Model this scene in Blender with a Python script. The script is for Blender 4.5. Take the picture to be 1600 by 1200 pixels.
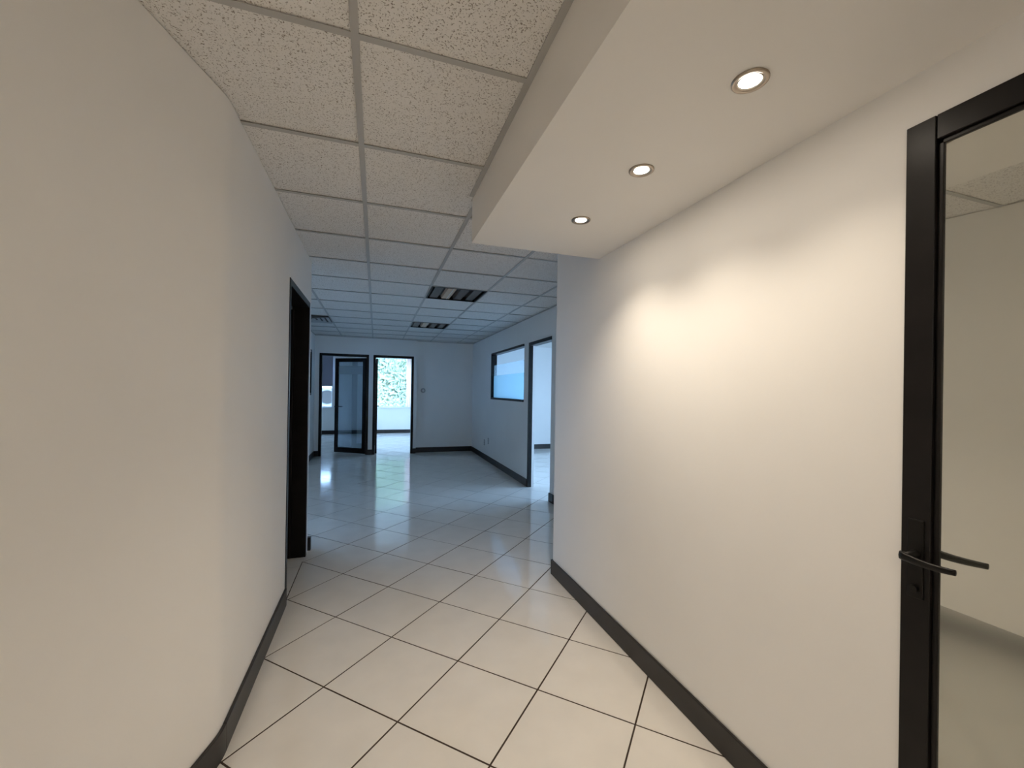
import bpy, math, random
from mathutils import Matrix, Vector
random.seed(7)
SC = bpy.context.scene
for o in list(bpy.data.objects): bpy.data.objects.remove(o)
COL = SC.collection
PI = math.pi

# ------------------------------------------------------------------ camera
CAM_H = 1.4108
yaw, pitch, roll = 0.32175, 0.00198, 0.01550
cy_, sy_ = math.cos(yaw), math.sin(yaw)
fwd = Vector((sy_*math.cos(pitch), cy_*math.cos(pitch), math.sin(pitch)))
rgt = Vector((cy_, -sy_, 0)); up = rgt.cross(fwd)
r2 = rgt*math.cos(roll) + up*math.sin(roll); u2 = -rgt*math.sin(roll) + up*math.cos(roll)
cam = bpy.data.objects.new('camera', bpy.data.cameras.new('camera'))
COL.objects.link(cam)
M = Matrix((r2, u2, -fwd)).transposed().to_4x4(); M.translation = (0, 0, CAM_H)
cam.matrix_world = M
cam.data.sensor_width = 36; cam.data.lens = 654.118/1600*36
cam.data.shift_x = -5.548/1600; cam.data.shift_y = 9.66/1600
cam.data.clip_start = 0.02; cam.data.clip_end = 200
SC.camera = cam

# ------------------------------------------------------------------ sky, exposure
SKY_COL = (0.38, 0.63, 1.0); SKY_STR = 12.6
LAMP_COL = (1.0, 0.86, 0.69); LAMP_W = 24.0
world = bpy.data.worlds.new('sky'); SC.world = world; world.use_nodes = True
nt = world.node_tree; bg = nt.nodes['Background']
tc = nt.nodes.new('ShaderNodeTexCoord'); sep = nt.nodes.new('ShaderNodeSeparateXYZ')
rmp = nt.nodes.new('ShaderNodeValToRGB')
rmp.color_ramp.elements[0].position = 0.0; rmp.color_ramp.elements[0].color = (SKY_COL[0]*1.15, SKY_COL[1]*1.05, 1, 1)
rmp.color_ramp.elements[1].position = 0.7; rmp.color_ramp.elements[1].color = (*SKY_COL, 1)
nt.links.new(tc.outputs['Generated'], sep.inputs[0]); nt.links.new(sep.outputs['Z'], rmp.inputs[0])
nt.links.new(rmp.outputs[0], bg.inputs[0]); bg.inputs[1].default_value = SKY_STR
SC.view_settings.view_transform = 'Standard'; SC.view_settings.look = 'None'
SC.view_settings.gamma = 1; SC.view_settings.use_curve_mapping = False
SC.view_settings.exposure = 0.24
SC.cycles.use_denoising = True
SC.cycles.max_bounces = 14; SC.cycles.diffuse_bounces = 8; SC.cycles.glossy_bounces = 6
SC.cycles.transparent_max_bounces = 12; SC.cycles.sample_clamp_indirect = 4.0
SC.cycles.caustics_reflective = False; SC.cycles.caustics_refractive = False

def portal(loc, rot, sx, sy):                       # helps the renderer find the sky through a window opening
    l = bpy.data.lights.new('window_portal', 'AREA'); l.shape = 'RECTANGLE'; l.size = sx; l.size_y = sy
    l.cycles.is_portal = True
    o = bpy.data.objects.new('window_portal', l); o.location = loc; o.rotation_euler = rot; COL.objects.link(o)
portal((5.74, 5.0, 1.6), (0, PI/2, 0), 1.7, 3.2)
portal((-3.49, 6.7, 1.6), (0, -PI/2, 0), 1.62, 1.2)
portal((3.34, 12.1, 1.5), (0, PI/2, 0), 1.5, 3.2)
portal((0.6, 14.14, 1.6), (-PI/2, 0, 0), 1.4, 1.7)
portal((-2.1, 14.14, 1.6), (-PI/2, 0, 0), 1.66, 1.7)

# ------------------------------------------------------------------ materials
def mat(name, col, rough=.5, metal=0., noise=None, bump=None, coat=0., spec=None):
    m = bpy.data.materials.new(name); m.use_nodes = True; t = m.node_tree; b = t.nodes['Principled BSDF']
    b.inputs['Base Color'].default_value = (*col, 1); b.inputs['Roughness'].default_value = rough
    b.inputs['Metallic'].default_value = metal; b.inputs['Coat Weight'].default_value = coat
    if spec is not None: b.inputs['Specular IOR Level'].default_value = spec
    g = t.nodes.new('ShaderNodeNewGeometry')
    if noise:                                        # (scale, amount)
        n = t.nodes.new('ShaderNodeTexNoise'); n.inputs['Scale'].default_value = noise[0]; n.inputs['Detail'].default_value = 5
        r = t.nodes.new('ShaderNodeValToRGB'); a = noise[1]
        r.color_ramp.elements[0].position = .3; r.color_ramp.elements[1].position = .7
        r.color_ramp.elements[0].color = (*[c*(1-a) for c in col], 1); r.color_ramp.elements[1].color = (*[min(1, c*(1+a)) for c in col], 1)
        t.links.new(g.outputs['Position'], n.inputs['Vector']); t.links.new(n.outputs['Fac'], r.inputs[0])
        t.links.new(r.outputs[0], b.inputs['Base Color'])
    if bump:                                         # (scale, strength, distance)
        n = t.nodes.new('ShaderNodeTexNoise'); n.inputs['Scale'].default_value = bump[0]; n.inputs['Detail'].default_value = 3
        bp = t.nodes.new('ShaderNodeBump'); bp.inputs['Strength'].default_value = bump[1]; bp.inputs['Distance'].default_value = bump[2]
        t.links.new(g.outputs['Position'], n.inputs['Vector']); t.links.new(n.outputs['Fac'], bp.inputs['Height'])
        t.links.new(bp.outputs[0], b.inputs['Normal'])
    return m
WALL = mat('wall_paint', (.86, .85, .83), .55, noise=(1.3, .025), bump=(60, .12, .002))
SOFF = mat('soffit_paint', (.84, .82, .79), .6, noise=(1.1, .02))
SLAB = mat('white_slab', (.75, .74, .72), .7)
TILE = mat('ceramic_tile', (.80, .77, .72), .11, noise=(5, .035), bump=(3.5, .05, .004), spec=.6)
GROUT = mat('dark_grout', (.045, .028, .018), .8)
BASE = mat('dark_baseboard', (.016, .0135, .0125), .38, noise=(9, .2))
BLACK = mat('dark_bronze_aluminium', (.009, .0075, .007), .36, noise=(12, .25), spec=.25)
BLACK2 = mat('black_hardware', (.012, .011, .010), .35, metal=.6)
TBAR = mat('painted_tee_bar', (.46, .45, .43), .4)
NICKEL = mat('satin_nickel', (.42, .36, .30), .3, metal=1)
CHROME = mat('bright_reflector', (.8, .78, .75), .12, metal=1)
LOUV = mat('brown_mirror_louvre', (.16, .125, .10), .3, metal=.85)
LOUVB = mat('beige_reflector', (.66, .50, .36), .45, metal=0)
DARKIN = mat('dark_housing', (.06, .045, .038), .6)
PLAST = mat('grey_plastic', (.42, .42, .42), .45)
PLAST2 = mat('white_plastic', (.75, .75, .74), .4)
BLIND = mat('grey_blind_fabric', (.30, .29, .36), .8)
CURT = None
LEAF = mat('hedge_leaf', (.74, .77, .64), .7, noise=(1.2, .1))
_t = LEAF.node_tree; _tr = _t.nodes.new('ShaderNodeBsdfTranslucent'); _tr.inputs[0].default_value = (.72, .78, .62, 1)
_m = _t.nodes.new('ShaderNodeMixShader'); _m.inputs[0].default_value = .5
_t.links.new(_t.nodes['Principled BSDF'].outputs[0], _m.inputs[1]); _t.links.new(_tr.outputs[0], _m.inputs[2])
_t.links.new(_m.outputs[0], _t.nodes['Material Output'].inputs[0])
STEM = mat('hedge_stem', (.12, .08, .05), .8)
CONC = mat('outdoor_concrete', (.5, .5, .5), .8, noise=(2, .1))
DWOOD = mat('dark_door_panel', (.018, .013, .011), .4, noise=(7, .3))

def ceiling_tile_mat():
    m = bpy.data.materials.new('fissured_mineral_tile'); m.use_nodes = True; t = m.node_tree; b = t.nodes['Principled BSDF']
    b.inputs['Roughness'].default_value = .85
    g = t.nodes.new('ShaderNodeNewGeometry')
    n = t.nodes.new('ShaderNodeTexNoise'); n.inputs['Scale'].default_value = 170; n.inputs['Detail'].default_value = 2.5; n.inputs['Roughness'].default_value = .6
    v = t.nodes.new('ShaderNodeTexVoronoi'); v.inputs['Scale'].default_value = 190
    n2 = t.nodes.new('ShaderNodeTexNoise'); n2.inputs['Scale'].default_value = 45
    for q in (n, v, n2): t.links.new(g.outputs['Position'], q.inputs['Vector'])
    r1 = t.nodes.new('ShaderNodeValToRGB'); r1.color_ramp.elements[0].position = .35; r1.color_ramp.elements[1].position = .42
    r1.color_ramp.elements[0].color = (0, 0, 0, 1); r1.color_ramp.elements[1].color = (1, 1, 1, 1)
    t.links.new(n.outputs['Fac'], r1.inputs[0])
    # round pin holes in some voronoi cells
    r2_ = t.nodes.new('ShaderNodeValToRGB'); r2_.color_ramp.elements[0].position = .16; r2_.color_ramp.elements[1].position = .28
    r2_.color_ramp.elements[0].color = (0, 0, 0, 1); r2_.color_ramp.elements[1].color = (1, 1, 1, 1)
    t.links.new(v.outputs['Distance'], r2_.inputs[0])
    sp = t.nodes.new('ShaderNodeSeparateColor'); t.links.new(v.outputs['Color'], sp.inputs[0])
    gt = t.nodes.new('ShaderNodeMath'); gt.operation = 'GREATER_THAN'; gt.inputs[1].default_value = .22
    t.links.new(sp.outputs[0], gt.inputs[0])
    mx = t.nodes.new('ShaderNodeMath'); mx.operation = 'MAXIMUM'
    t.links.new(r2_.outputs[0], mx.inputs[0]); t.links.new(gt.outputs[0], mx.inputs[1])
    mn = t.nodes.new('ShaderNodeMath'); mn.operation = 'MULTIPLY'
    t.links.new(mx.outputs[0], mn.inputs[0]); t.links.new(r1.outputs[0], mn.inputs[1])
    c = t.nodes.new('ShaderNodeMix'); c.data_type = 'RGBA'
    c.inputs[6].default_value = (.30, .26, .22, 1); c.inputs[7].default_value = (.82, .80, .77, 1)
    t.links.new(mn.outputs[0], c.inputs[0]); t.links.new(c.outputs[2], b.inputs['Base Color'])
    bp = t.nodes.new('ShaderNodeBump'); bp.inputs['Strength'].default_value = .5; bp.inputs['Distance'].default_value = .002
    t.links.new(mn.outputs[0], bp.inputs['Height']); t.links.new(bp.outputs[0], b.inputs['Normal'])
    return m
CTILE = ceiling_tile_mat()

def glass(name, tint, refl, trans, rough=.02, diff=(.5, .5, .5), translucent=False):
    """thin pane: share refl glossy, share trans see-through, rest diffuse film"""
    m = bpy.data.materials.new(name); m.use_nodes = True; t = m.node_tree; t.nodes.clear()
    out = t.nodes.new('ShaderNodeOutputMaterial')
    gl = t.nodes.new('ShaderNodeBsdfGlossy'); gl.inputs['Roughness'].default_value = rough; gl.inputs['Color'].default_value = (*tint, 1)
    tr = t.nodes.new('ShaderNodeBsdfTransparent'); tr.inputs['Color'].default_value = (*tint, 1)
    df = t.nodes.new('ShaderNodeBsdfTranslucent' if translucent else 'ShaderNodeBsdfDiffuse'); df.inputs['Color'].default_value = (*diff, 1)
    m1 = t.nodes.new('ShaderNodeMixShader'); m2 = t.nodes.new('ShaderNodeMixShader')
    rest = max(1e-6, 1-refl)
    m1.inputs[0].default_value = trans/rest
    t.links.new(df.outputs[0], m1.inputs[1]); t.links.new(tr.outputs[0], m1.inputs[2])
    m2.inputs[0].default_value = refl
    t.links.new(m1.outputs[0], m2.inputs[1]); t.links.new(gl.outputs[0], m2.inputs[2])
    t.links.new(m2.outputs[0], out.inputs[0])
    return m
G_CLEAR = glass('clear_window_glass', (.95, .98, 1), .06, .94)
G_MIRROR = glass('reflective_tinted_glass', (.93, .93, .86), .74, .03, .015, (.17, .175, .15))
G_FILM = glass('frosted_film_glass', (.93, .93, .86), .42, .0, .12, (.20, .205, .18))
G_DARK = glass('dark_tinted_glass', (.80, .88, .95), .16, .70, .03, (.25, .33, .38))
G_BAND = glass('pale_frosted_band', (.8, .88, .95), .1, .45, .1, (.5, .6, .66))
G_TEAL = glass('blue_frosted_film', (.75, .88, .95), .06, .34, .1, (.55, .74, .82), True)
G_TEALB = glass('lightly_frosted_band', (.9, .96, 1), .06, .7, .1, (.7, .85, .92), True)

CURT = glass('pale_curtain', (1, 1, 1), .001, .12, .5, (.95, .80, .76), True)
def emis(name, col, s):
    m = bpy.data.materials.new(name); m.use_nodes = True; b = m.node_tree.nodes['Principled BSDF']
    b.inputs['Emission Color'].default_value = (*col, 1); b.inputs['Emission Strength'].default_value = s
    b.inputs['Base Color'].default_value = (.9, .9, .9, 1)
    return m
BULB = emis('lit_bulb', (1, .93, .82), 14)

# ------------------------------------------------------------------ mesh helpers
class MB:
    def __init__(s): s.v = []; s.f = []
    def add(s, vs, fs):
        n = len(s.v); s.v += [tuple(v) for v in vs]; s.f += [tuple(i+n for i in f) for f in fs]; return s
    def box(s, x0, x1, y0, y1, z0, z1):
        x0, x1 = min(x0, x1), max(x0, x1); y0, y1 = min(y0, y1), max(y0, y1); z0, z1 = min(z0, z1), max(z0, z1)
        v = [(x, y, z) for z in (z0, z1) for (x, y) in ((x0, y0), (x1, y0), (x1, y1), (x0, y1))]
        return s.add(v, [(3, 2, 1, 0), (4, 5, 6, 7), (0, 1, 5, 4), (1, 2, 6, 5), (2, 3, 7, 6), (3, 0, 4, 7)])
    def prism(s, pts, z0, z1):                        # ccw footprint
        n = len(pts); v = [(x, y, z0) for x, y in pts]+[(x, y, z1) for x, y in pts]
        return s.add(v, [tuple(range(n-1, -1, -1)), tuple(range(n, 2*n))]+[(i, (i+1) % n, n+(i+1) % n, n+i) for i in range(n)])
    def lathe(s, prof, seg=32, closed=False, axis='z', c=(0, 0, 0)):
        vs = []
        for k in range(seg):
            a = 2*PI*k/seg
            for r, h in prof:
                p = (r*math.cos(a), r*math.sin(a), h)
                if axis == 'x': p = (p[2], p[0], p[1])
                if axis == 'y': p = (p[0], p[2], p[1])
                vs.append((p[0]+c[0], p[1]+c[1], p[2]+c[2]))
        n = len(prof); fs = []
        for k in range(seg):
            k2 = (k+1) % seg
            for i in range(n if closed else n-1):
                j = (i+1) % n; fs.append((k*n+i, k2*n+i, k2*n+j, k*n+j))
        return s.add(vs, fs)
    def build(s, name, m, parent=None, bevel=0, smooth=False, seg=2):
        me = bpy.data.meshes.new(name); me.from_pydata(s.v, [], s.f); me.materials.append(m); me.validate()
        import bmesh
        b = bmesh.new(); b.from_mesh(me); bmesh.ops.recalc_face_normals(b, faces=b.faces); b.to_mesh(me); b.free()
        o = bpy.data.objects.new(name, me); COL.objects.link(o)
        if parent: o.parent = parent
        if smooth:
            for p in me.polygons: p.use_smooth = True
        if bevel:
            md = o.modifiers.new('bevel', 'BEVEL'); md.width = bevel; md.segments = seg; md.limit_method = 'ANGLE'
        return o
def tag(o, label, cat, group=None, kind=None):
    o['label'] = label; o['category'] = cat
    if group: o['group'] = group
    if kind: o['kind'] = kind
    return o
def empty(name, loc=(0, 0, 0), rz=0, parent=None):
    o = bpy.data.objects.new(name, None); o.location = loc; o.rotation_euler = (0, 0, rz); o.empty_display_size = .1
    COL.objects.link(o)
    if parent: o.parent = parent
    return o
def struct(o, label, cat): return tag(o, label, cat, kind='structure')

H = 2.4932; XL = -0.5403; XR = 1.3175; ZD = 2.113; XRR = 2.136; YF = 9.47; YF2 = 9.59; XLM = -1.20
YJ = 4.00; YBEND = 1.838; YEND = 2.974; YEXT = 14.0

# ================================================================== FLOOR
fl = MB().box(-3.6, 5.9, -3.5, 14.3, -.12, -.0016).build('floor', GROUT)
struct(fl, 'cream ceramic floor tiles laid diagonally with thin dark grout lines', 'floor')
S = .4523; TH = .7813; OX, OY = -.5368, 3.1175; GAP = .0050
ca, sa = math.cos(TH), math.sin(TH)
da = Vector((ca, -sa)); db = Vector((-sa, -ca))
def clip(poly, f):                                    # keep the part where f >= 0
    out = []
    for i in range(len(poly)):
        a, b = poly[i], poly[(i+1) % len(poly)]; fa, fb = f(a), f(b)
        if fa >= 0: out.append(a)
        if (fa >= 0) != (fb >= 0):
            t = fa/(fa-fb); out.append((a[0]+(b[0]-a[0])*t, a[1]+(b[1]-a[1])*t))
    return out
def area(p): return .5*sum(p[i][0]*p[(i+1) % len(p)][1]-p[(i+1) % len(p)][0]*p[i][1] for i in range(len(p)))
def slab(mb, poly, z1=0.0, th=.006, bev=.0015):
    if len(poly) < 3: return
    if area(poly) < 0: poly = poly[::-1]
    c = Vector((sum(p[0] for p in poly)/len(poly), sum(p[1] for p in poly)/len(poly)))
    inn = []
    for p in poly:
        d = c-Vector(p); inn.append(Vector(p)+d.normalized()*bev*1.4)
    n = len(poly)
    v = [(x, y, z1-th) for x, y in poly]+[(x, y, z1-bev) for x, y in poly]+[(x, y, z1) for x, y in inn]
    f = [(i, (i+1) % n, n+(i+1) % n, n+i) for i in range(n)]+[(n+i, n+(i+1) % n, 2*n+(i+1) % n, 2*n+i) for i in range(n)]+[tuple(range(2*n, 3*n))]
    mb.add(v, f)
hs = S/2-GAP/2-.0008
whole = MB(); slab(whole, [(-hs, -hs), (hs, -hs), (hs, hs), (-hs, hs)])
proto = whole.build('floor_tile', TILE, fl); used = False
rest = MB(); ntile = 0
def cam_uv(x, y):
    d = Vector((x, y, -CAM_H)); z = d.dot(fwd)
    if z < .2: return None
    return 805.5+654*d.dot(r2)/z, 609.7-654*d.dot(u2)/z
for i in range(-32, 33):
    for j in range(-32, 33):
        c = Vector((OX, OY))+da*S*(i+.5)+db*S*(j+.5)
        if not (-3.5 < c.x < 5.8 and -3.4 < c.y < 14.2): continue
        if c.x < -2.4 and c.y < 4: continue
        corners = [tuple(c+da*sx*hs+db*sy*hs) for sx, sy in ((-1, -1), (1, -1), (1, 1), (-1, 1))]
        if area(corners) < 0: corners = corners[::-1]
        lim = None
        if 1.9 < c.y < 3.85 and min(p[0] for p in corners) < XL:
            corners = clip(corners, lambda p: p[0]-(XL-.002))
            lim = True
            if len(corners) < 3 or abs(area(corners)) < 2e-4: continue
        main = (-1.0-.4 < c.x < 2.3 and 3.0 < c.y < 9.75) or (-.9 < c.x < 1.6 and .9 < c.y <= 3.0)
        uv = cam_uv(c.x, c.y)
        vis = main and uv and -150 < uv[0] < 1500 and uv[1] < 1420
        if vis and c.x < -1.45: vis = False
        if not vis:
            slab(rest, corners); continue
        ntile += 1
        if lim:
            m = MB(); slab(m, corners); m.build('floor_tile', TILE, fl)
        else:
            o = proto if not used else proto.copy()
            if used: COL.objects.link(o)
            used = True; o.parent = fl
            o.location = (c.x, c.y, random.uniform(-.0006, 0))
            o.rotation_euler = (random.gauss(0, .0011), random.gauss(0, .0011), -TH)
# side room behind the left doorway has its own grid
for i in range(-3, 8):
    for j in range(0, 8):
        x0 = -2.6+i*S*.94+.08; y0 = 1.95+j*S*.94-.4
        p = [(x0, y0), (x0+S*.93, y0), (x0+S*.93, y0+S*.93), (x0, y0+S*.93)]
        p = clip(p, lambda q: (XL-.008)-q[0]); p = clip(p, lambda q: q[1]-1.95) if len(p) > 2 else p
        p = clip(p, lambda q: 3.95-q[1]) if len(p) > 2 else p
        if len(p) > 2 and abs(area(p)) > 1e-3: slab(rest, p)
ro = rest.build('floor_tile', TILE, fl); ro['kind'] = 'stuff'; ro['label'] = 'tiles in side rooms and beyond doorways'

# ================================================================== CEILING
ce = MB().box(-3.6, 5.9, -3.5, 14.3, H+.05, H+.2)
ce.box(2.25, 5.7, 2.9, 9.65, H, H+.05).box(-3.4, 3.3, 9.62, 14.05, H, H+.05)
ce.box(-3.4, -1.32, 3.95, 9.6, H, H+.05).box(-3.4, -.67, 1.9, 3.9, H, H+.05).box(1.45, 3.2, -2.2, 2.84, H, H+.05)
ce = ce.build('ceiling', SLAB)
struct(ce, 'suspended ceiling of square speckled white tiles in a tee grid', 'ceiling')
W = .6096; GX = -.0781; GY = 1.377
XB = [GX+k*W for k in range(-3, 5)]                  # runner lines
YB = [GY+i*W for i in range(-7, 15)]
FIX = {(-2, -6): 'lit', (1, 5): 'troffer', (1, 9): 'troffer', (-2, 9): 'diffuser'}
tproto = None
def ceil_cell(k, i):
    x0 = GX+k*W; x1 = x0+W; y0 = GY+i*W; y1 = y0+W
    if y1 > YF2+.05: y1 = YF2+.02
    if y0 > YF2-.05: return None
    if i < 2 and x0 > XR-.2: return None
    if i < 2 and k >= 1: return None                  # above the soffit
    if k >= 3 and i < 2: return None
    if i >= 1 and i <= 3 and k <= -2: return None
    if k <= -3 and i > 3: return None
    if x0 > XRR-.02: return None
    return x0, x1, y0, y1
for k in range(-3, 4):
    for i in range(-7, 14):
        c = ceil_cell(k, i)
        if not c or (k, i) in FIX: continue
        x0, x1, y0, y1 = c
        if k == -3 and i > -1: continue
        hx = (x1-x0)/2-.003; hy = (y1-y0)/2-.003
        full = abs(y1-y0-W) < 1e-4
        if full and tproto is not None:
            o = tproto.copy(); COL.objects.link(o)
        else:
            o = MB().box(-hx, hx, -hy, hy, 0, .015).build('ceiling_tile', CTILE, ce, bevel=.002, seg=1)
            if full: tproto = o
        o.parent = ce; o.location = ((x0+x1)/2, (y0+y1)/2, H+.0035+random.uniform(0, .002))
        o.rotation_euler = (random.gauss(0, .003), random.gauss(0, .0018), 0)
def tee_mb(L, w=.024):                                # runs along y, centred
    return MB().box(-w/2, w/2, -L/2, L/2, -.001, .0015).box(-.003, .003, -L/2, L/2, .0015, .028)
for k in range(-3, 5):
    x = GX+k*W
    if k == 1: y0, y1 = 2.345, YF2
    elif k >= 2: y0, y1 = (2.345 if k == 2 and x < XR else YEND), YF2
    elif k == -1: y0, y1 = -3.1, 1.6
    elif k <= -2: y0, y1 = (-3.1, -.2)
    else: y0, y1 = -3.1, YF
    if x > XRR: continue
    o = tee_mb(y1-y0).build('main_tee', TBAR, ce); o.location = (x, (y0+y1)/2, H)
    if k == -1:
        o = tee_mb(YF-YJ).build('main_tee', TBAR, ce); o.location = (x, (YF+YJ)/2, H)
tp = None
for k in range(-3, 4):
    for i in range(-7, 15):
        y = GY+i*W
        if y > YF2-.03 or y < -3.05: continue
        a = ceil_cell(k, i) or ceil_cell(k, i-1)
        if not a: continue
        if k == -3 and i > -1: continue
        x0, x1 = a[0], a[1]
        if k >= 3: x1 = min(x1, XRR)
        if k == 0 and i <= 1: x1 = .503
        L = x1-x0-.022
        if L < .1: continue
        if abs(L-(W-.022)) < 1e-3:
            if tp is None: tp = tee_mb(L).build('cross_tee', TBAR, ce); o = tp
            else: o = tp.copy(); COL.objects.link(o); o.parent = ce
        else: o = tee_mb(L).build('cross_tee', TBAR, ce)
        o.location = ((x0+x1)/2, y, H-.0006); o.rotation_euler = (0, 0, PI/2)
# wall angles round the edge of the grid
wa = MB().box(.478, .502, -3.1, 2.30, H-.002, H+.0015)
wa.box(.50, XR, 2.331, 2.351, H-.002, H+.0015)
wa.box(XLM, XLM+.02, YJ, YF, H-.002, H+.001).box(XRR-.02, XRR, YEND, YF2, H-.002, H+.001)
wa.box(XLM, .85, YF-.02, YF, H-.002, H+.001).box(.85, XRR, YF2-.02, YF2, H-.002, H+.001)
wa.build('wall_angle', TBAR, ce)

# troffers (switched off) with mirror louvres
def troffer(name, cx, cy, label):
    t = empty(name, (cx, cy, H)); tag(t, label, 'ceiling light', 'square ceiling light fixtures in the far room')
    a = W/2-.006
    fr = MB()
    for (x0, x1, y0, y1) in ((-a, a, -a, -a+.018), (-a, a, a-.018, a), (-a, -a+.018, -a+.018, a-.018), (a-.018, a, -a+.018, a-.018)):
        fr.box(x0, x1, y0, y1, -.004, .04)
    fr.build('frame', BLACK, t)
    MB().box(-a, a, -a, a, .04, .048).build('housing', DARKIN, t)
    for q in range(4):                                # long blades, V section
        x = -a+.018+(q+.5)*(2*a-.036)/4
        MB().add([(x-.056, -a+.02, .036), (x+.056, -a+.02, .036), (x+.045, -a+.02, .006), (x-.045, -a+.02, .006),
                  (x-.056, a-.02, .036), (x+.056, a-.02, .036), (x+.045, a-.02, .006), (x-.045, a-.02, .006)],
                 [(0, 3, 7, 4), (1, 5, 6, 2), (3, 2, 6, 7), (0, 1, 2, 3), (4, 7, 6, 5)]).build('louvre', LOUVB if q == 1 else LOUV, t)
    MB().lathe([(0, -a+.02), (.008, -a+.02), (.008, a-.02), (0, a-.02)], 10, axis='y', c=(-.055, 0, .012)).build('tube', PLAST2, t, smooth=True)
    return t
troffer('ceiling_light', GX+1.5*W, GY+5.5*W, 'nearer square ceiling light, unlit, dark mirrored louvre')
troffer('ceiling_light', GX+1.5*W, GY+9.5*W, 'farther square ceiling light, unlit, small, near the end wall')
t = empty('ceiling_light', (GX-1.5*W, GY-5.5*W, H)); tag(t, 'added square fill light in rear corridor ceiling, unseen behind the viewpoint', 'ceiling light')  # unseen fixture, added to fill the corridor with warm light
a = W/2-.006
MB().box(-a, a, -a, a, .002, .04).build('frame', PLAST2, t); MB().box(-a+.02, a-.02, -a+.02, a-.02, -.002, .002).build('diffuser', emis('fill_diffuser', (1, .87, .73), 18.0), t)
# air diffuser
t = empty('air_diffuser', (GX-1.5*W, GY+9.5*W, H-.014)); tag(t, 'grey square louvred air diffuser in ceiling at far left', 'vent')
a = W/2-.006
for q in range(4):
    r0 = a-q*.07; r1 = r0-.05; m = MB()
    z0, z1 = -.010+q*.002, .003+q*.001
    pts = [(r0, z0), (r1, z1)]
    for sgn in range(4):
        cs = [(1, 0), (0, 1), (-1, 0), (0, -1)][sgn]; px = (-cs[1], cs[0])
        def P3(u, w, z): return (cs[0]*u+px[0]*w, cs[1]*u+px[1]*w, z)
        m.add([P3(r0, -r0, z0), P3(r0, r0, z0), P3(r1, r1, z1), P3(r1, -r1, z1),
               P3(r0, -r0, z0+.003), P3(r0, r0, z0+.003), P3(r1, r1, z1+.003), P3(r1, -r1, z1+.003)],
              [(0, 1, 2, 3), (7, 6, 5, 4), (0, 4, 5, 1), (2, 6, 7, 3)])
    m.build('louvre_ring', PLAST, t)
MB().box(-a, a, -a, a, .008, .012).build('duct_plate', DARKIN, t)

# ================================================================== WALLS
TW = .12
ZB = -.003
def wall(name, label, boxes, m=WALL, bevel=0):
    b = MB()
    for q in boxes:
        if isinstance(q[0], (tuple, list)): b.prism(q[0], q[1], q[2])
        else: b.box(*q)
    return struct(b.build(name, m, bevel=bevel), label, 'wall')
YO0, YO1 = 3.034, 3.90                               # left doorway
WT = H+.004
bead = [(XL-TW, YO1), (XL, YO1)]+[(XL-.022+.022*math.cos(a_), YJ-.022+.022*math.sin(a_)) for a_ in [i*PI/2/6 for i in range(7)]]+[(XL-TW, YJ)]
dgx = lambda y: XL-.293*(YBEND-y)
RB = .045                                             # half length of the soft bend in the left wall
d1 = Vector((0, -1)); d2 = Vector((dgx(-3.2)-XL, -3.2-YBEND)).normalized(); Pb = Vector((XL, YBEND))
bend = []
for i in range(13):
    t_ = i/12; a_ = Pb-d1*RB; c_ = Pb+d2*RB
    bend.append(tuple(a_*(1-t_)**2+Pb*2*t_*(1-t_)+c_*t_*t_))
wall('wall_left', 'plain off-white left corridor wall with dark doorway at its far end',
     [([(XL-TW, YBEND+RB), (XL, YBEND+RB), (XL, YO0), (XL-TW, YO0)], ZB, H), (XL-TW, XL, YO0, YO1, ZD+.01, H), (bead, ZB, H)])
wall('wall_left_near', 'off-white wall filling the left edge of the view, angled to the corridor',
     [(bend+[(dgx(-3.2), -3.2), (dgx(-3.2)-TW, -3.2), (XL-TW, YBEND+RB)], ZB, H)])
wall('wall_left_return', 'short return wall at far end of left corridor wall', [(XLM-.1, XL-TW, YJ-.1, YJ, ZB, H)])
wall('wall_right', 'warm off-white right corridor wall washed by the downlights',
     [(XR, XR+TW, -3.2, -.19, ZB, H), (XR, XR+TW, -.19, .72, ZD, H), (XR, XR+TW, .72, YEND, ZB, H), (XR+TW, XRR+.1, YEND-.12, YEND, ZB, H)])
YD0, YD1 = 4.96, 5.80; YW0, YW1, ZW0, ZW1 = 6.01, 7.93, 1.245, 2.135
wall('wall_far_right', 'right wall of far room holding interior window and bright doorway',
     [(XRR, XRR+.1, YEND, YD0, ZB, H), (XRR, XRR+.1, YD0, YD1, 2.12, H), (XRR, XRR+.1, YD1, YW0, ZB, H),
      (XRR, XRR+.1, YW0, YW1, ZB, ZW0), (XRR, XRR+.1, YW0, YW1, ZW1, H), (XRR, XRR+.1, YW1, YF2, ZB, H)])
A0, A1, B0, B1 = -1.115, -.15, -.062, .785; ZF = 2.135
wall('wall_back', 'bluish end wall of far room with two dark-framed doorways',
     [(XLM-.1, A0, YF, YF+.1, ZB, H), (A0, A1, YF, YF+.1, ZF, H), (A1, B0, YF, YF+.1, ZB, H), (B0, B1, YF, YF+.1, ZF, H), (B1, .85, YF, YF2+.1, ZB, H)])
wall('wall_back_right', 'end wall of far room right of doorways, set slightly deeper', [(.85, 5.7, YF2, YF2+.1, ZB, H)])
LW0, LW1 = 6.9, 9.0
wall('wall_far_left', 'left wall of far room, seen as a sliver',
     [(XLM-.1, XLM, YJ, 4.6, ZB, H), (XLM-.1, XLM, 4.6, 5.35, 2.12, H), (XLM-.1, XLM, 5.35, LW0, ZB, H), (XLM-.1, XLM, LW0, LW1, ZB, 1.27), (XLM-.1, XLM, LW0, LW1, 2.15, H), (XLM-.1, XLM, LW1, YF+.1, ZB, H)])  # includes an unseen doorway, added to let blue daylight into the far room
BEND = 1
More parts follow.
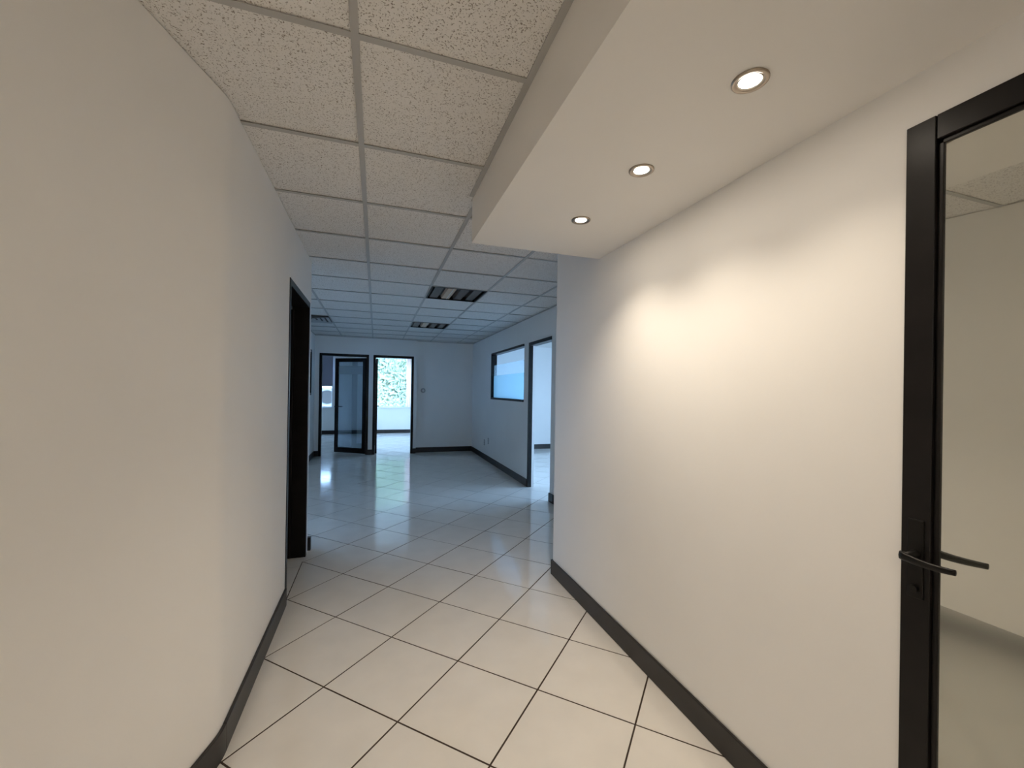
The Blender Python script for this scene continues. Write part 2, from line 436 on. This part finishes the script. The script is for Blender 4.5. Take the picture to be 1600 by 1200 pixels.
# outer shell and unseen partitions
def holes_y(x0, x1, y0, y1, wins):                   # wall in y-thickness with windows (xa, xb, za, zb)
    r = []; x = x0
    for (a_, b_, za, zb) in wins:
        r += [(x, a_, y0, y1, ZB, H), (a_, b_, y0, y1, ZB, za), (a_, b_, y0, y1, zb, H)]; x = b_
    r.append((x, x1, y0, y1, ZB, H)); return r
def holes_x(x0, x1, y0, y1, wins):
    r = []; y = y0
    for (a_, b_, za, zb) in wins:
        r += [(x0, x1, y, a_, ZB, H), (x0, x1, a_, b_, ZB, za), (x0, x1, a_, b_, zb, H)]; y = b_
    r.append((x0, x1, y, y1, ZB, H)); return r
wall('wall_outer_back', 'outer wall behind the end doorways, with daylit windows', holes_y(-3.4, 3.3, YEXT, YEXT+.15, [(-2.95, -1.27, .82, 2.42), (-.1, 1.42, .82, 2.42)]))
wall('wall_outer_right', 'pale outer wall of the right-hand room', holes_x(5.6, 5.75, 2.85, YF2+.1, [(3.4, 6.6, .75, 2.45)]))
wall('wall_outer_middle', 'right wall of the middle back room', holes_x(3.2, 3.35, YF2+.1, YEXT, [(10.4, 13.7, .75, 2.4)]))
wall('wall_outer_left', 'left outer wall of the building', holes_x(-3.5, -3.4, 1.8, YEXT+.1, [(6.1, 7.3, .8, 2.42)]))
wall('wall_partition_back', 'thin partition between the two back rooms', [(-.135, -.075, YF+.1, YEXT, ZB, H)])
wall('wall_partition_side', 'walls of the dark side room behind left doorway', [(-3.4, XL-TW, 1.8, 1.9, ZB, H), (-3.4, XLM-.1, YJ-.1, YJ, ZB, H), (-3.4, XLM-.1, YF, YF+.1, ZB, H)])
wall('wall_partition_right', 'walls of the rooms behind the right corridor wall', [(XRR+.1, 5.6, YEND-.12, YEND, ZB, H), (3.1, 3.2, -2.2, YEND-.12, ZB, H), (XR+TW, 3.1, -2.3, -2.2, ZB, H)])
wall('wall_behind', 'corridor wall behind the viewpoint', [(dgx(-3.2)-TW, XR+TW, -3.3, -3.2, ZB, H)])

# soffit
so = MB().box(.5011, XR, -3.2, 2.3301, 2.2465, H).build('ceiling_soffit', SOFF)
struct(so, 'lowered plasterboard soffit carrying three lit downlights', 'ceiling')

# ================================================================== BASEBOARDS
BH, BT = .112, .013
def bb(name, label, boxes):
    b = MB()
    for q in boxes:
        if isinstance(q[0], (tuple, list)): b.prism(q[0], 0.0005, BH)
        else: b.box(*q, .0005, BH)
    return struct(b.build(name, BASE, bevel=.002, seg=1), label, 'baseboard')
n_ = Vector((1, .293)).normalized()
bb('baseboard_left', 'dark baseboard along left corridor wall',
   [([(XL, YBEND+RB), (XL+BT, YBEND+RB), (XL+BT, YO0), (XL, YO0)],),
    ([(x+BT, y) for x, y in bend]+[(dgx(-3.2)+BT, -3.2), (dgx(-3.2), -3.2)]+bend[::-1],)])
bb('baseboard_left_return', 'short dark baseboard end poking past left wall corner', [(XLM, XL+.022, YJ, YJ+.045)])
bb('baseboard_right', 'dark baseboard along right corridor wall', [(XR-BT, XR, .72, YEND), (XR-BT, XR+.3, YEND, YEND+BT), (XR-BT, XR, -3.2, -.19)])
bb('baseboard_far_right', 'dark baseboard under interior window and beside doorway',
   [(XRR-BT, XRR, YEND+BT, YD0), (XRR-BT-.004, XRR+.02, YD0-.13, YD0+.006), (XRR-BT, XRR, YD1, YF2)])
bb('baseboard_back', 'dark baseboard along end wall of far room', [(XLM, A0, YF-BT, YF), (A1, B0, YF-BT, YF), (B1, .85, YF-BT, YF), (.85, XRR-BT, YF2-BT, YF2)])
bb('baseboard_outer_back', 'dark baseboard below windows of back rooms', [(-3.4, -.135, YEXT-BT, YEXT), (-.075, 3.2, YEXT-BT, YEXT)])
bb('baseboard_right_room', 'dark baseboard seen through bright right doorway', [(XRR+.1, 5.6, YF2-BT, YF2)])
bb('baseboard_far_left', 'dark baseboard on left wall of far room', [(XLM, XLM+BT, YJ+.05, 4.6), (XLM, XLM+BT, 5.35, YF)])

# ================================================================== DOORS
def lever(parent, side=1, L=.112):
    """lever handle at local origin: plate on plane y=0 facing -y, lever along +x*side"""
    h = MB()
    h.lathe([(.0, -.042), (.010, -.041), (.010, -.010), (.013, -.004), (.013, .0)], 20, axis='y')
    n = 14; vs = []; fs = []
    for i in range(n+1):
        t_ = i/n; x = side*(-.012+L*t_); y = -.040-.008*math.sin(t_*PI*.5); w = .011*(1-.35*t_); th = .006*(1-.3*t_)
        z = -.004*math.sin(t_*PI)
        for q in range(8):
            an = 2*PI*q/8; vs.append((x, y+th*math.cos(an), z+w*math.sin(an)))
    for i in range(n):
        for q in range(8): fs.append((i*8+q, i*8+(q+1) % 8, (i+1)*8+(q+1) % 8, (i+1)*8+q))
    fs += [tuple(range(8)), tuple(range(n*8+7, n*8-1, -1))]
    h.add(vs, fs)
    return h.build('door_handle', BLACK2, parent, smooth=True)
def leaf(parent, w, h, loc, rz, panes, stile=.062, bottom=.10, th=.038, lever_x=None, m=BLACK):
    """leaf in local x 0..w (hinge at 0), front face -y at y=-th/2. panes: list of (z0,z1,material)"""
    mb = MB().box(0, stile, -th/2, th/2, .008, h).box(w-stile, w, -th/2, th/2, .008, h)
    mb.box(stile+.002, w-stile-.002, -th/2, th/2, .008, bottom).box(stile+.002, w-stile-.002, -th/2, th/2, h-stile, h)
    b = .012                                          # glazing beads
    for z0, z1, x0, x1 in ((bottom, h-stile, stile, stile+b), (bottom, h-stile, w-stile-b, w-stile), (bottom, bottom+b, stile, w-stile), (h-stile-b, h-stile, stile, w-stile)):
        mb.box(x0, x1, -th/2+.010, th/2-.010, z0, z1)
    o = mb.build('door_leaf', m, parent, bevel=.0015, seg=1); o.location = loc; o.rotation_euler = (0, 0, rz)
    for z0, z1, gm, nm in panes:
        g = MB().box(stile+.004, w-stile-.004, -.004, .004, z0, z1).build(nm, gm, o)
    if lever_x is not None:
        for sd in (-1, 1):
            hp = lever(o, 1 if lever_x < w/2 else -1); hp.location = (lever_x, sd*th/2, 1.01)
            if sd > 0: hp.scale = (1, -1, 1)
        ep = MB().box(lever_x-.018, lever_x+.018, -th/2-.004, th/2+.004, .90, 1.10)
        ep.build('lock_plate', BLACK2, o, bevel=.003)
        MB().lathe([(0, -th/2-.014), (.010, -th/2-.013), (.010, 0)], 16, axis='y', c=(lever_x, 0, .925)).build('lock_cylinder', BLACK2, o)
    return o
# near right door: set flush in the right wall, hinged on the near side, swing edge at y=.72
d = struct(empty('door_1', (XR, .72, 0)), 'near dark-framed glass door at right edge with lever handle', 'door')
# local x of leaf runs towards -y ; leaf front (-y local) must face -x world: rotation -90deg
o = leaf(d, .91, ZD, (.012, 0, 0), -PI/2, [(.10, .9, G_FILM, 'frosted_film'), (.9, ZD-.062, G_MIRROR, 'glass_pane')], stile=.061, bottom=.10, lever_x=.032)
# door in the left corridor wall, leaf swung open into the side room
def frame(parent, x0, x1, y0, y1, z1, fw, axis='x'):
    """lining of an opening: jambs and header. axis = direction across the opening"""
    if axis == 'x':
        bx = lambda a_, b_, z0, z: MB().box(a_, b_, y0, y1, z0, z)
        MB().box(x0, x0+fw, y0, y1, 0.001, z1).build('jamb', BLACK, parent); MB().box(x1-fw, x1, y0, y1, 0.001, z1).build('jamb', BLACK, parent)
        MB().box(x0+fw, x1-fw, y0, y1, z1-fw, z1).build('header', BLACK, parent)
    else:
        MB().box(x0, x1, y0, y0+fw, 0.001, z1).build('jamb', BLACK, parent); MB().box(x0, x1, y1-fw, y1, 0.001, z1).build('jamb', BLACK, parent)
        MB().box(x0, x1, y0+fw, y1-fw, z1-fw, z1).build('header', BLACK, parent)
d = struct(empty('door_2'), 'dark doorway in left corridor wall, leaf swung into dark room', 'door')
frame(d, XL-TW-.004, XL+.004, YO0, YO1+.004, ZD+.012, .045, 'y')
lf = MB().box(0, .80, -.019, .019, .01, 2.05)
for z0, z1 in ((.15, .95), (1.05, 1.93)): lf.box(.11, .69, -.024, .024, z0, z1)
lo = lf.build('door_leaf', DWOOD, d, bevel=.003); lo.location = (XL-TW-.01, 3.862, 0); lo.rotation_euler = (0, 0, PI+.03)
MB().box(-.02, .0, -.03, .03, .01, 2.05).build('hinge_stile', BLACK, lo)
# far doorway A with open leaf, pane bands
d = struct(empty('door_3'), 'far left dark-framed doorway with half-open glass leaf', 'door')
frame(d, A0, A1, YF-.006, YF+.106, ZF, .05)
leaf(d, .78, 2.07, (A1-.055, YF+.11, 0), PI-.60, [(.10, 1.72, G_DARK, 'glass_pane'), (1.72, 1.90, G_BAND, 'frosted_band'), (1.90, 2.008, G_DARK, 'glass_pane')], stile=.07, bottom=.11, lever_x=.74)
# far doorway B, leaf folded back, bright room behind
d = struct(empty('door_4'), 'brightest far doorway in the middle, looking through to a window', 'door')
frame(d, B0, B1, YF-.006, YF+.106, ZF, .05)
leaf(d, .74, 2.07, (B0+.075, YF+.12, 0), PI/2+.015, [(.10, 2.008, G_CLEAR, 'glass_pane')], stile=.06, lever_x=.69)
# doorway C in the right wall of the far room (no leaf in view)
d = struct(empty('door_5'), 'bright doorway at right of far room beside corridor wall end', 'door')
MB().box(XRR-.006, XRR+.05, YD1-.035, YD1+.004, .001, 2.125).build('jamb', BLACK, d)
MB().box(XRR-.006, XRR+.106, YD0-.002, YD1-.035, 2.08, 2.125).build('header', BLACK, d)

# ================================================================== WINDOWS
def fixed_window(name, label, p0, p1, z0, z1, axis, panes, fw=.035, dep=.1, depth0=0., m=BLACK, mull=()):
    """window in the plane of a wall. axis 'y': spans y p0..p1 at x=depth0.. ; axis 'x': spans x at y=depth0.."""
    w_ = struct(empty(name), label, 'window')
    def B(a_, b_, za, zb, d0, d1):
        return MB().box(d0, d1, a_, b_, za, zb) if axis == 'y' else MB().box(a_, b_, d0, d1, za, zb)
    d0, d1 = depth0, depth0+dep
    f = MB()
    dn = d0+.07 if name == 'window_1' else d0
    for q in (B(p0, p0+fw, z0, z1, dn, d1), B(p1-fw, p1, z0, z1, d0, d1), B(p0+fw, p1-fw, z0, z0+fw, d0, d1), B(p0+fw, p1-fw, z1-fw, z1, d0, d1)):
        f.add(q.v, q.f)
    f.build('window_frame', m, w_)
    for q in mull: B(q-.02, q+.02, z0+fw, z1-fw, d0+.01, d1-.01).build('mullion', m, w_)
    dm = (d0+d1)/2
    for za, zb, gm, nm in panes: B(p0+fw, p1-fw, za, zb, dm-.003, dm+.003).build(nm, gm, w_)
    return w_
fixed_window('window_1', 'interior window with frosted blue film, right wall of far room', YW0, YW1, ZW0, ZW1, 'y',
             [(ZW0+.035, 1.70, G_TEAL, 'frosted_film'), (1.70, 1.90, G_TEALB, 'frosted_band'), (1.90, ZW1-.035, G_CLEAR, 'glass_pane')], fw=.035, dep=.11, depth0=XRR-.006)
fixed_window('window_2', 'sliver of dark-framed interior window on left wall of far room', LW0, LW1, 1.27, 2.15, 'y',
             [(1.305, 2.115, G_DARK, 'glass_pane')], fw=.045, dep=.112, depth0=XLM-.106)
WHT = mat('white_window_frame', (.72, .74, .76), .4)
fixed_window('window_3', 'bright window full of greenery beyond the middle doorway', -.1, 1.42, .82, 2.42, 'x', [(.85, 2.39, G_CLEAR, 'glass_pane')], fw=.03, dep=.06, depth0=YEXT+.06, m=WHT)
fixed_window('window_4', 'dim window with lowered blind beyond the far left doorway', -2.95, -1.27, .82, 2.42, 'x', [(.85, 2.39, G_CLEAR, 'glass_pane')], fw=.03, dep=.06, depth0=YEXT+.06, m=WHT, mull=(-2.1,))
fixed_window('window_5', 'long unseen window added to daylight the right-hand room', 3.4, 6.6, .75, 2.45, 'y', [(.79, 2.41, G_CLEAR, 'glass_pane')], fw=.04, dep=.06, depth0=5.66, m=WHT, mull=(4.45, 5.5))  # unseen; added as the source of this room's daylight
fixed_window('window_7', 'unseen outer window added to daylight the left-hand room', 6.1, 7.3, .8, 2.42, 'y', [(.84, 2.38, G_CLEAR, 'glass_pane')], fw=.04, dep=.06, depth0=-3.48, m=WHT)  # unseen; added to send blue light through the far-left doorway
fixed_window('window_6', 'unseen side window added to daylight the middle back room', 10.4, 13.7, .75, 2.4, 'y', [(.79, 2.36, G_CLEAR, 'glass_pane')], fw=.04, dep=.06, depth0=3.26, m=WHT, mull=(11.5, 12.6))  # unseen; added to brighten the room behind the middle doorway
for x0, x1 in ((-3.0, -1.22), (-.07, 1.45)):
    struct(MB().box(x0, x1, YEXT-.04, YEXT+.05, .80, .825).build('trim_%d' % (1 if x0 < -1 else 2), WHT, bevel=.003), 'pale sill below %s window' % ('the blind-covered' if x0 < -1 else 'the greenery'), 'window sill')
# grey blind pulled two thirds down the left window
t = tag(empty('roller_blind', (-2.1, YEXT-.03, 2.42)), 'grey roller blind pulled down over far left window', 'blind')
MB().lathe([(0, -.86), (.022, -.86), (.022, .86), (0, .86)], 16, axis='x').build('roller', BLIND, t)
MB().box(-.84, .84, -.002, .002, -.93, 0).build('blind_fabric', BLIND, t)
MB().box(-.84, .84, -.01, .01, -.96, -.93).build('bottom_rail', WHT, t)
# pale curtain at the right of the greenery window
cm = MB(); n = 44; vs = []; fs = []
for i in range(n+1):
    x = .93+.5*i/n; y = YEXT-.07+.022*math.sin(i*1.15)
    vs += [(x, y, .84), (x, y, 2.44), (x, y+.004, .84), (x, y+.004, 2.44)]
for i in range(n):
    a_ = i*4; b_ = a_+4; fs += [(a_, b_, b_+1, a_+1), (a_+2, a_+3, b_+3, b_+2), (a_, a_+2, b_+2, b_), (a_+1, b_+1, b_+3, a_+3)]
cm.add(vs, fs)
t = tag(empty('curtain', (0, 0, 0)), 'pale pinkish curtain at right side of greenery window', 'curtain')
cm.build('curtain_fabric', CURT, t, smooth=True)
MB().lathe([(0, .85), (.01, .85), (.01, 1.45), (0, 1.45)], 12, axis='x', c=(0, YEXT-.07, 2.455)).build('curtain_rod', WHT, t)

# ================================================================== DOWNLIGHTS
def downlight(y, label, k=1.0):
    t = empty('downlight', (.932, y, 2.2465)); tag(t, label, 'downlight', 'recessed downlights in the soffit')
    MB().lathe([(.046, .0), (.0455, -.004), (.042, -.006), (.034, -.004), (.030, .001), (.030, .0005), (.046, .0005)], 40, True).build('trim_ring', NICKEL, t, smooth=True)
    MB().lathe([(.031, -.0035), (.029, -.0030), (.0275, -.001), (.0275, -.0005), (.031, -.0005)], 32, True).build('reflector_lip', CHROME, t, smooth=True)
    MB().lathe([(0, -.006), (.012, -.0056), (.021, -.0035), (.0265, -.0008)], 32).build('bulb_lens', BULB, t, smooth=True)
    l = bpy.data.lights.new('downlight_lamp', 'SPOT'); l.spot_size = math.radians(122); l.spot_blend = 1.0; l.shadow_soft_size = .024; l.energy = LAMP_W*k; l.color = LAMP_COL
    o = bpy.data.objects.new('downlight_lamp', l); o.location = (0, 0, -.034); o.parent = t; COL.objects.link(o)
    l = bpy.data.lights.new('downlight_spill', 'AREA'); l.shape = 'DISK'; l.size = .05; l.energy = 1.0*k; l.color = LAMP_COL
    o = bpy.data.objects.new('downlight_spill', l); o.location = (0, 0, -.008); o.parent = t; COL.objects.link(o)
downlight(.862, 'nearest and largest lit downlight, top right of soffit', .55)
downlight(1.343, 'middle one of the three lit soffit downlights', .8)
downlight(1.832, 'farthest and smallest lit downlight near soffit end')

# ================================================================== SMALL THINGS
for k_, (y, z, lab) in enumerate(((8.38, .345, 'lower left of two pale wall outlets by far corner'), (8.07, .41, 'upper right of two pale wall outlets by far corner'))):
    t = tag(empty('power_outlet', (XRR, y, z)), lab, 'outlet', 'outlets low on far right wall')
    MB().box(-.008, 0, -.036, .036, -.058, .058).build('face_plate', PLAST, t, bevel=.003)
    for s_ in (-1, 1): MB().box(-.011, -.007, -.017, .017, s_*.025-.014, s_*.025+.014).build('socket', PLAST2, t, bevel=.002)
t = tag(empty('thermostat', (1.005, YF2, 1.39)), 'small round grey thermostat on end wall right of bright doorway', 'thermostat')
MB().lathe([(0, -.022), (.040, -.022), (.050, -.016), (.054, 0)], 32, axis='y').build('dial_body', PLAST, t, smooth=True)
MB().lathe([(0, -.03), (.022, -.03), (.026, -.022), (.026, -.018)], 24, axis='y').build('dial', PLAST2, t, smooth=True)

# air conditioner condenser outside the far left window
t = tag(empty('air_conditioner', (-1.60, 15.0, .30)), 'white outdoor condenser with round fan seen below blind', 'air conditioner')
MB().box(-.42, .42, -.16, .16, .5, 1.12).build('casing', PLAST2, t, bevel=.012)
MB().lathe([(.22, -.166), (.235, -.180), (.25, -.166), (.25, -.158), (.22, -.158)], 32, True, axis='y', c=(.1, 0, .82)).build('fan_ring', PLAST, t)
MB().lathe([(0, -.163), (.22, -.163), (.22, -.158)], 32, axis='y', c=(.1, 0, .82)).build('fan_opening', DARKIN, t)
for q in range(5):
    g = MB(); r = .04+q*.04; g.lathe([(r, -.176), (r+.004, -.176), (r+.004, -.172), (r, -.172)], 24, True, axis='y', c=(.1, 0, .82)); g.build('grille_ring', PLAST2, t)
for x_ in (-.36, .30): MB().box(x_, x_+.06, -.14, .14, -.43, .5).build('stand_leg', PLAST, t)

# outdoor ground and greenery
g = MB().box(-30, 40, -20, 60, -.5, -.13).build('ground', CONC); struct(g, 'pale outdoor ground outside the windows', 'ground')
def hedge(x0, x1, y, z1, n, label):
    t = tag(empty('hedge', ((x0+x1)/2, y, -.13)), label, 'hedge')
    rnd = random.Random(5); m = MB(); w2 = (x1-x0)/2
    for i in range(n):
        px = rnd.uniform(-w2, w2); pz = rnd.uniform(.1, z1); py = rnd.uniform(-.45, .45)+.25*math.sin(px*2+pz*1.7)
        s_ = rnd.uniform(.09, .17); ax = Vector((rnd.gauss(0, 1), rnd.gauss(0, 1), rnd.gauss(0, 1))).normalized()
        b_ = ax.orthogonal().normalized()*s_*.45; a_ = ax*s_; nrm = ax.cross(b_).normalized()*s_*.12
        c = Vector((px, py, pz))
        m.add([c-a_, c-b_*1+nrm, c+a_, c+b_*1+nrm], [(0, 1, 2), (0, 2, 3)])
    o = m.build('foliage', LEAF, t); o['kind'] = 'stuff'
    for q in range(5):
        x = -w2+(q+.5)*2*w2/5
        MB().lathe([(.05, 0), (.035, z1*.5), (.012, z1*.92)], 8, c=(x, 0, 0)).build('stem', STEM, t)
hedge(-1.2, 4.0, 18.0, 4.8, 30000, 'tall pale green hedge outside the middle window')
